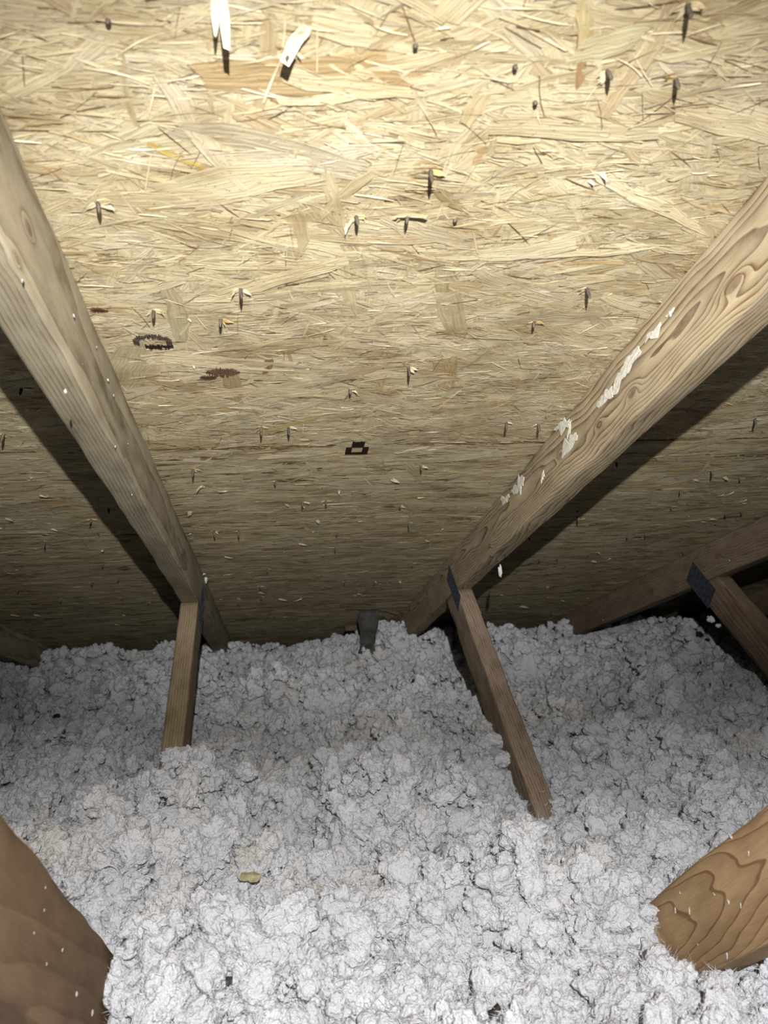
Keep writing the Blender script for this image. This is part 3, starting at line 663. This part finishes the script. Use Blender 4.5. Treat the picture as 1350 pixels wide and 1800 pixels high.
def clump_obj(parts, shapes, label):
    """points carrying scale, turn and tint; each bears one of the tuft shapes"""
    P, S, Q, C = (np.concatenate(a).astype(np.float32) for a in zip(*parts)); n = len(P)
    me = bpy.data.meshes.new('insulation_clumps'); me.vertices.add(n); me.vertices.foreach_set('co', P.ravel())
    for nm, arr in (('size', S), ('turn', Q), ('tone', C)):
        at = me.attributes.new(nm, 'FLOAT_VECTOR', 'POINT'); at.data.foreach_set('vector', arr.ravel())
    me.update(); ob = bpy.data.objects.new('insulation_clumps', me); COL.objects.link(ob); ob.parent = INS
    tc = bpy.data.collections.new('tuft_shapes')
    for o in shapes: tc.objects.link(o)
    ng = bpy.data.node_groups.new('clump_layout', 'GeometryNodeTree')
    ng.interface.new_socket('Geometry', in_out='INPUT', socket_type='NodeSocketGeometry'); ng.interface.new_socket('Geometry', in_out='OUTPUT', socket_type='NodeSocketGeometry')
    nd = lambda t, **k: (lambda q: ([setattr(q, a, b) for a, b in k.items()], q)[1])(ng.nodes.new(t)); L = ng.links.new
    gi, go = nd('NodeGroupInput'), nd('NodeGroupOutput'); ci = nd('GeometryNodeCollectionInfo'); ci.inputs['Collection'].default_value = tc
    ci.inputs['Separate Children'].default_value = True; ci.inputs['Reset Children'].default_value = True
    att = {}
    for nm in ('size', 'turn', 'tone'):
        a = nd('GeometryNodeInputNamedAttribute', data_type='FLOAT_VECTOR'); a.inputs['Name'].default_value = nm; att[nm] = a.outputs['Attribute']
    rv = nd('FunctionNodeRandomValue', data_type='INT'); rv.inputs[4].default_value = 0; rv.inputs[5].default_value = len(shapes) - 1
    e2r = nd('FunctionNodeEulerToRotation'); L(att['turn'], e2r.inputs[0])
    ip = nd('GeometryNodeInstanceOnPoints'); L(gi.outputs[0], ip.inputs['Points']); L(ci.outputs[0], ip.inputs['Instance']); ip.inputs['Pick Instance'].default_value = True
    L(rv.outputs[2], ip.inputs['Instance Index']); L(e2r.outputs[0], ip.inputs['Rotation']); L(att['size'], ip.inputs['Scale'])
    L(ip.outputs[0], go.inputs[0])
    md = ob.modifiers.new('clumps', 'NODES'); md.node_group = ng
    tag(ob, label, kind='stuff'); return ob
NEAR = [fuzzy(4, 500 + i, 170, (.25, .95), (.007, .016)) for i in range(9)]
SMALL = [fuzzy(3, 540 + i, 14, (.3, 1.1), (.009, .020)) for i in range(8)]
FAR = [fuzzy(3, 600 + i, 8, (.3, .9), (.008, .018)) for i in range(8)]
def wall_pts(n, seed, rr):
    g = np.random.default_rng(seed); y = g.uniform(.45, .90, n); zt = height(np.full(n, -.02) - .1 * y, y); z = np.maximum(zt - g.uniform(0, .17, n), ZC - .66)
    x = -.245 * y + .020 + g.normal(0, .006, n); x = np.maximum(x, -.150 + 0 * y)
    r = np.clip(rr * np.exp(g.normal(0, .4, n)), rr * .5, rr * 1.9); c = tint_at(x, y)
    return np.stack([x, y, z], -1), r[:, None] * g.uniform(.8, 1.2, (n, 3)), g.uniform(0, 6.283, (n, 3)), c
clump_obj([scatter_pts(5000, 0, 0, .50, 1.80, .0108, 101, .5, 1.25), wall_pts(420, 140, .010)], NEAR,
          'fluffy white insulation clumps in the foreground')
clump_obj([scatter_pts(10000, 0, 0, .50, 1.80, .0048, 102, 1.3, 1.25)], SMALL, 'small white insulation nodules in the foreground')
clump_obj([scatter_pts(8000, -1.6, 2.3, 1.70, 3.38, .0102, 104, .6), scatter_pts(15000, -1.6, 2.3, 1.6, 3.38, .0058, 105, 1.3), scatter_pts(1000, -1.6, -.5, .6, 1.8, .011, 106, .7), scatter_pts(1300, .9, 2.2, .6, 1.8, .011, 107, .7)], FAR,
          'fluffy white insulation clumps back towards the eave')

# loose fibres and curls
def fibres(n, seed, y0, y1, L, wid, wedge):
    g = np.random.default_rng(seed); y = g.uniform(y0, y1, n); x = -.02 + g.uniform(-.5, .5, n) * (y * wedge + .25) + y * .15
    z = height(x, y) + g.uniform(-.001, .016, n); keep = ~blocked(x, y, z, .002); x, y, z = x[keep], y[keep], z[keep]; n = len(x)
    seg = 5; l = g.uniform(*L, n) / seg; PP = np.stack([x, y, z], -1); d = np.stack([vnoise(PP * 34 + 7, 301), vnoise(PP * 34 + 77, 302), .55 * vnoise(PP * 34 + 177, 303) + .10], -1) * 2.2 + g.normal(0, .32, (n, 3)) * np.array([1, 1, .5]); d /= np.linalg.norm(d, axis=1, keepdims=True)
    ax = g.normal(size=(n, 3)); ax /= np.linalg.norm(ax, axis=1, keepdims=True); rate = g.normal(0, .45, (n, 1))
    p = np.stack([x, y, z], -1); pts = [p]; dirs = [d]
    for s in range(seg):
        d = d + np.cross(ax, d) * rate; d /= np.linalg.norm(d, axis=1, keepdims=True); p = p + d * l[:, None]; pts.append(p); dirs.append(d)
    pts = np.stack(pts, 1); dirs = np.stack(dirs, 1); side = np.cross(dirs, ax[:, None, :]); side /= np.linalg.norm(side, axis=2, keepdims=True) + 1e-9
    w = (g.uniform(*wid, (n, 1)) * np.array([[.5, 1, 1, .9, .6, .15]]))[:, :, None]
    V = np.stack([pts - side * w, pts + side * w], 2).reshape(-1, 3); k = 2 * (seg + 1)
    q = np.array([(2 * i, 2 * i + 1, 2 * i + 3, 2 * i + 2) for i in range(seg)]); F = (q[None] + (np.arange(n) * k)[:, None, None]).reshape(-1, 4)
    return V, F, np.repeat(np.tile([[.74, .75, .79]], (n, 1)) * g.uniform(.9, 1.05, (n, 1)), k, 0)
q = [fibres(24000, 201, .5, 1.5, (.006, .020), (.00015, .00035), 1.25), fibres(5000, 202, 1.4, 2.8, (.008, .022), (.0003, .0006), 1.35), fibres(1200, 203, .5, 1.6, (.010, .026), (.0003, .0006), 1.25)]
o = 0; VV, FF, CC = [], [], []
for v, f, c in q: VV.append(v); FF.append(f + o); CC.append(c); o += len(v)
tag(mesh_np('insulation_fibres', np.concatenate(VV), np.concatenate(FF), MAT_FIBRE, INS, True, np.concatenate(CC)), 'curled white fibres standing off the insulation', kind='stuff')

# ----------------------------------------------------------------------------
# small things
# ----------------------------------------------------------------------------
def tuft(parent, c, r, seed, stretch=(1, 1, 1)):
    T, F = templates(2, 1, seed); V = T[0] * r * np.array(stretch)
    o = mesh_np('insulation_tuft', V, F, MAT_FLUFF, parent, True, np.full((len(V), 3), .78)); o.location = Vector(c) - Vector(parent.location); o['label'] = 'white insulation tuft stuck on the wood'; return o
tuft(T_L, on_x(348, 1072, -.192), .016, 401, (1, .8, .8)); tuft(T_L, on_x(338, 1072, -.198), .008, 402)
tuft(T_L, on_x(359, 1003, -.170), .007, 403, (.6, .8, 2.2)); tuft(T_L, on_x(362, 1020, -.170), .006, 406, (.6, .8, 1.6))
tuft(T_L, on_x(308, 1335, -.19), .017, 404, (1.3, .8, .8)); tuft(T_R, on_x(826, 1068, .44), .012, 405, (1, .8, .8)); tuft(T_R, on_x(838, 1076, .448), .010, 407)
tuft(T_R, on_x(879, 1004, .452), .005, 408, (.7, .7, 3.0)); tuft(T_3, on_x(1250, 1088, 1.07), .008, 409, (1, 1, 1.6)); tuft(T_3, on_x(1262, 1100, 1.07), .006, 410)
for i, (px, py, X, rr) in enumerate([(40, 493, -.173, .0025), (115, 688, -.176, .004), (190, 668, -.171, .0035), (130, 555, -.171, .003), (200, 695, -.171, .0025), (203, 785, -.172, .003), (170, 610, -.171, .002), (145, 640, -.173, .002),
                                     (232, 870, -.171, .002), (225, 780, -.171, .002), (1282, 985, 1.07, .004), (1060, 1090, 1.07, .004)]):
    tuft(T_L if X < 0 else T_3, on_x(px, py, X), rr * .6, 430 + i, (.4, 1, 1))
for i, (px, py, rr) in enumerate([(135, 1748, .0032), (162, 1780, .0045), (80, 1560, .0016), (78, 1600, .0016), (110, 1670, .002), (82, 1695, .0018), (60, 1640, .0014)]):
    tuft(T_L, on_x(px, py, -.1725), rr * .7, 450 + i, (.4, 1, 1))
for i, (px, py, rr, st) in enumerate([(1187, 1600, .003, (1, .6, 2.2)), (1212, 1602, .003, (1, .6, 2.2)), (1195, 1570, .002, (1, 1, 1.5)), (1280, 1585, .0032, (1, 1, 1)), (1302, 1592, .002, (1, .6, 2.2)), (1316, 1500, .002, (1, .6, 2)),
                                      (1255, 1572, .002, (1, 1.6, 1)), (1278, 1680, .0025, (1, .6, 2.4)), (1226, 1660, .0016, (1, 1, 1)), (1240, 1708, .002, (1, 2, 1)), (1284, 1470, .003, (1, 1.6, 1))]):
    tuft(T_R, on_x(px, py, .4325 - TH / 2 - .0002), rr * .75, 470 + i, (.3, st[1], st[2]))

def chip_thing(name, px, py, z, l, w, mat, label, cat_, seed, rz=0.3, t=.004):
    p = on_z(px, py, ZC + z); hz = float(height(np.array([p.x]), np.array([p.y]))[0]); g = np.random.default_rng(seed)
    us = np.linspace(-.5, .5, 6); V, F = [], []
    for u in us:
        ww = w * (1 - .5 * abs(2 * u) ** 2) * g.uniform(.8, 1.1)
        for a, b in ((-.5, -.5), (.5, -.5), (.55, .5), (-.5, .5)): V.append((u * l + g.normal(0, .04 * l), a * ww, b * t + g.normal(0, .12 * t)))
    for i in range(5):
        for j in range(4): F.append((i * 4 + j, i * 4 + (j + 1) % 4, i * 4 + 4 + (j + 1) % 4, i * 4 + 4 + j))
    F += [(0, 3, 2, 1), (20, 21, 22, 23)]
    o = mesh_np(name, V, F, mat, None, False); o.location = on_z(px, py, hz + .012); o.rotation_euler = (g.normal(0, .25), g.normal(0, .25), rz)
    tag(o, label, cat_); return o
chip_thing('wood_chip', 1010, 1476, -.5, .014, .009, MAT_CHIP, 'small reddish brown wood chip just right of the scarred web foot', 'wood chip', 1, .2, .008)
chip_thing('wood_chip', 440, 1541, -.46, .024, .009, MAT_STRAWCHIP, 'straw coloured wood chip in the foreground insulation left of centre', 'wood chip', 2, .25, .007)
chip_thing('wood_chip', 1066, 1527, -.47, .010, .006, MAT_STRAWCHIP, 'tiny straw coloured chip right of centre below the scarred web', 'wood chip', 3, .5, .004)
chip_thing('dark_debris_or_shade', 537, 1476, -.47, .020, .009, MAT_SPECK, 'dark chip standing in for the shade of a hollow in the insulation near centre', 'debris', 4, -.6, .006)  # dark chip added to paint the shade inside a hollow
chip_thing('dark_debris_or_shade', 1030, 1458, -.49, .012, .005, MAT_SPECK, 'dark crumb behind the reddish brown wood chip', 'debris', 5, .4, .005)
chip_thing('dark_debris_or_shade', 870, 1777, -.49, .012, .006, MAT_SPECK, 'dark grey crumb at the bottom edge right of centre', 'debris', 6, .4, .005)
chip_thing('dark_debris_or_shade', 403, 1720, -.47, .006, .002, MAT_SPECK, 'tiny black speck on the foreground insulation left of centre', 'debris', 7, .4, .003)
chip_thing('dark_debris_or_shade', 100, 1258, -.5, .014, .007, MAT_SPECK, 'grey crumb on the insulation left of the straight web', 'debris', 8, .4, .005)
chip_thing('dark_debris_or_shade', 1300, 1300, -.5, .010, .006, MAT_SPECK, 'grey crumb on the insulation near the right edge', 'debris', 9, .4, .005)
chip_thing('dark_debris_or_shade', 992, 1410, -.49, .016, .008, MAT_SPECK, 'dark crumb against the right side of the scarred web foot', 'debris', 10, .4, .008)
chip_thing('wood_chip', 430, 1308, -.5, .022, .008, MAT_STRAWCHIP, 'pale straw chip on the insulation right of the straight web foot', 'wood chip', 11, -.4, .005)
chip_thing('wood_chip', 1172, 1218, -.5, .020, .008, MAT_STRAWCHIP, 'dull straw chip on the far insulation below the right edge plate', 'wood chip', 12, -.3, .005)

# grey baffle strip hanging from the sheathing at the eave, and a block beside it
x, s = on_roof(649, 1070); top = EYE + NRM * (ROOF_D - .003) + SLOPE * s; top.x = x
g = np.random.default_rng(5); V, F = [], []
nu, nv = 8, 12
for side in (0, 1):
    for j in range(nv + 1):
        for i in range(nu + 1):
            u, v = i / nu - .5, j / nv; V.append((u * (.064 - .016 * v + .008 * math.sin(7 * v)) + g.normal(0, .002) - .012 * v, (.012 * v + .006 * math.sin(4 * u + 3 * v) + g.normal(0, .0008)) + side * .003, -v * .15 + (.008 * math.sin(9 * u) if j == nv else 0)))
kk = (nu + 1) * (nv + 1)
for sd in (0, 1):
    for j in range(nv):
        for i in range(nu):
            a = sd * kk + j * (nu + 1) + i; F.append((a, a + 1, a + nu + 2, a + nu + 1))
for i in range(nu): F.append((i, i + 1, kk + i + 1, kk + i)); a = nv * (nu + 1) + i; F.append((a, a + 1, kk + a + 1, kk + a))
for j in range(nv):
    for e in (0, nu): a = j * (nu + 1) + e; F.append((a, a + nu + 1, kk + a + nu + 1, kk + a))
bf = mesh_np('eave_baffle', V, F, MAT_BAFFLE); bf.location = top; tag(bf, 'crumpled dark grey strip hanging from the sheathing at the eave', 'baffle')
x, s = on_roof(617, 1098); pb = EYE + NRM * (ROOF_D - .012) + SLOPE * s; pb.x = x
V, F = box_arrays(-.024, .024, -.008, .008, -.010, .0085); V += np.random.default_rng(3).normal(0, .0015, V.shape)
o = mesh_np('wood_block', V, F, MAT_DARKWOOD, None, False); o.location = pb; o.rotation_euler = (-PITCH, 0, .06); tag(o, 'small brown wood block under the sheathing beside the grey strip', 'wood block')
# torn strand ends at the top of the strip
for i, (a, b, w) in enumerate([((600, 1066), (660, 1068), 8), ((668, 1068), (700, 1074), 14), ((676, 1072), (684, 1092), 8), ((690, 1076), (715, 1070), 8)]):
    strand_px(a, b, w, (.46, .38, .25), .006, 830 + i, .8, .012).name = 'torn_sliver'
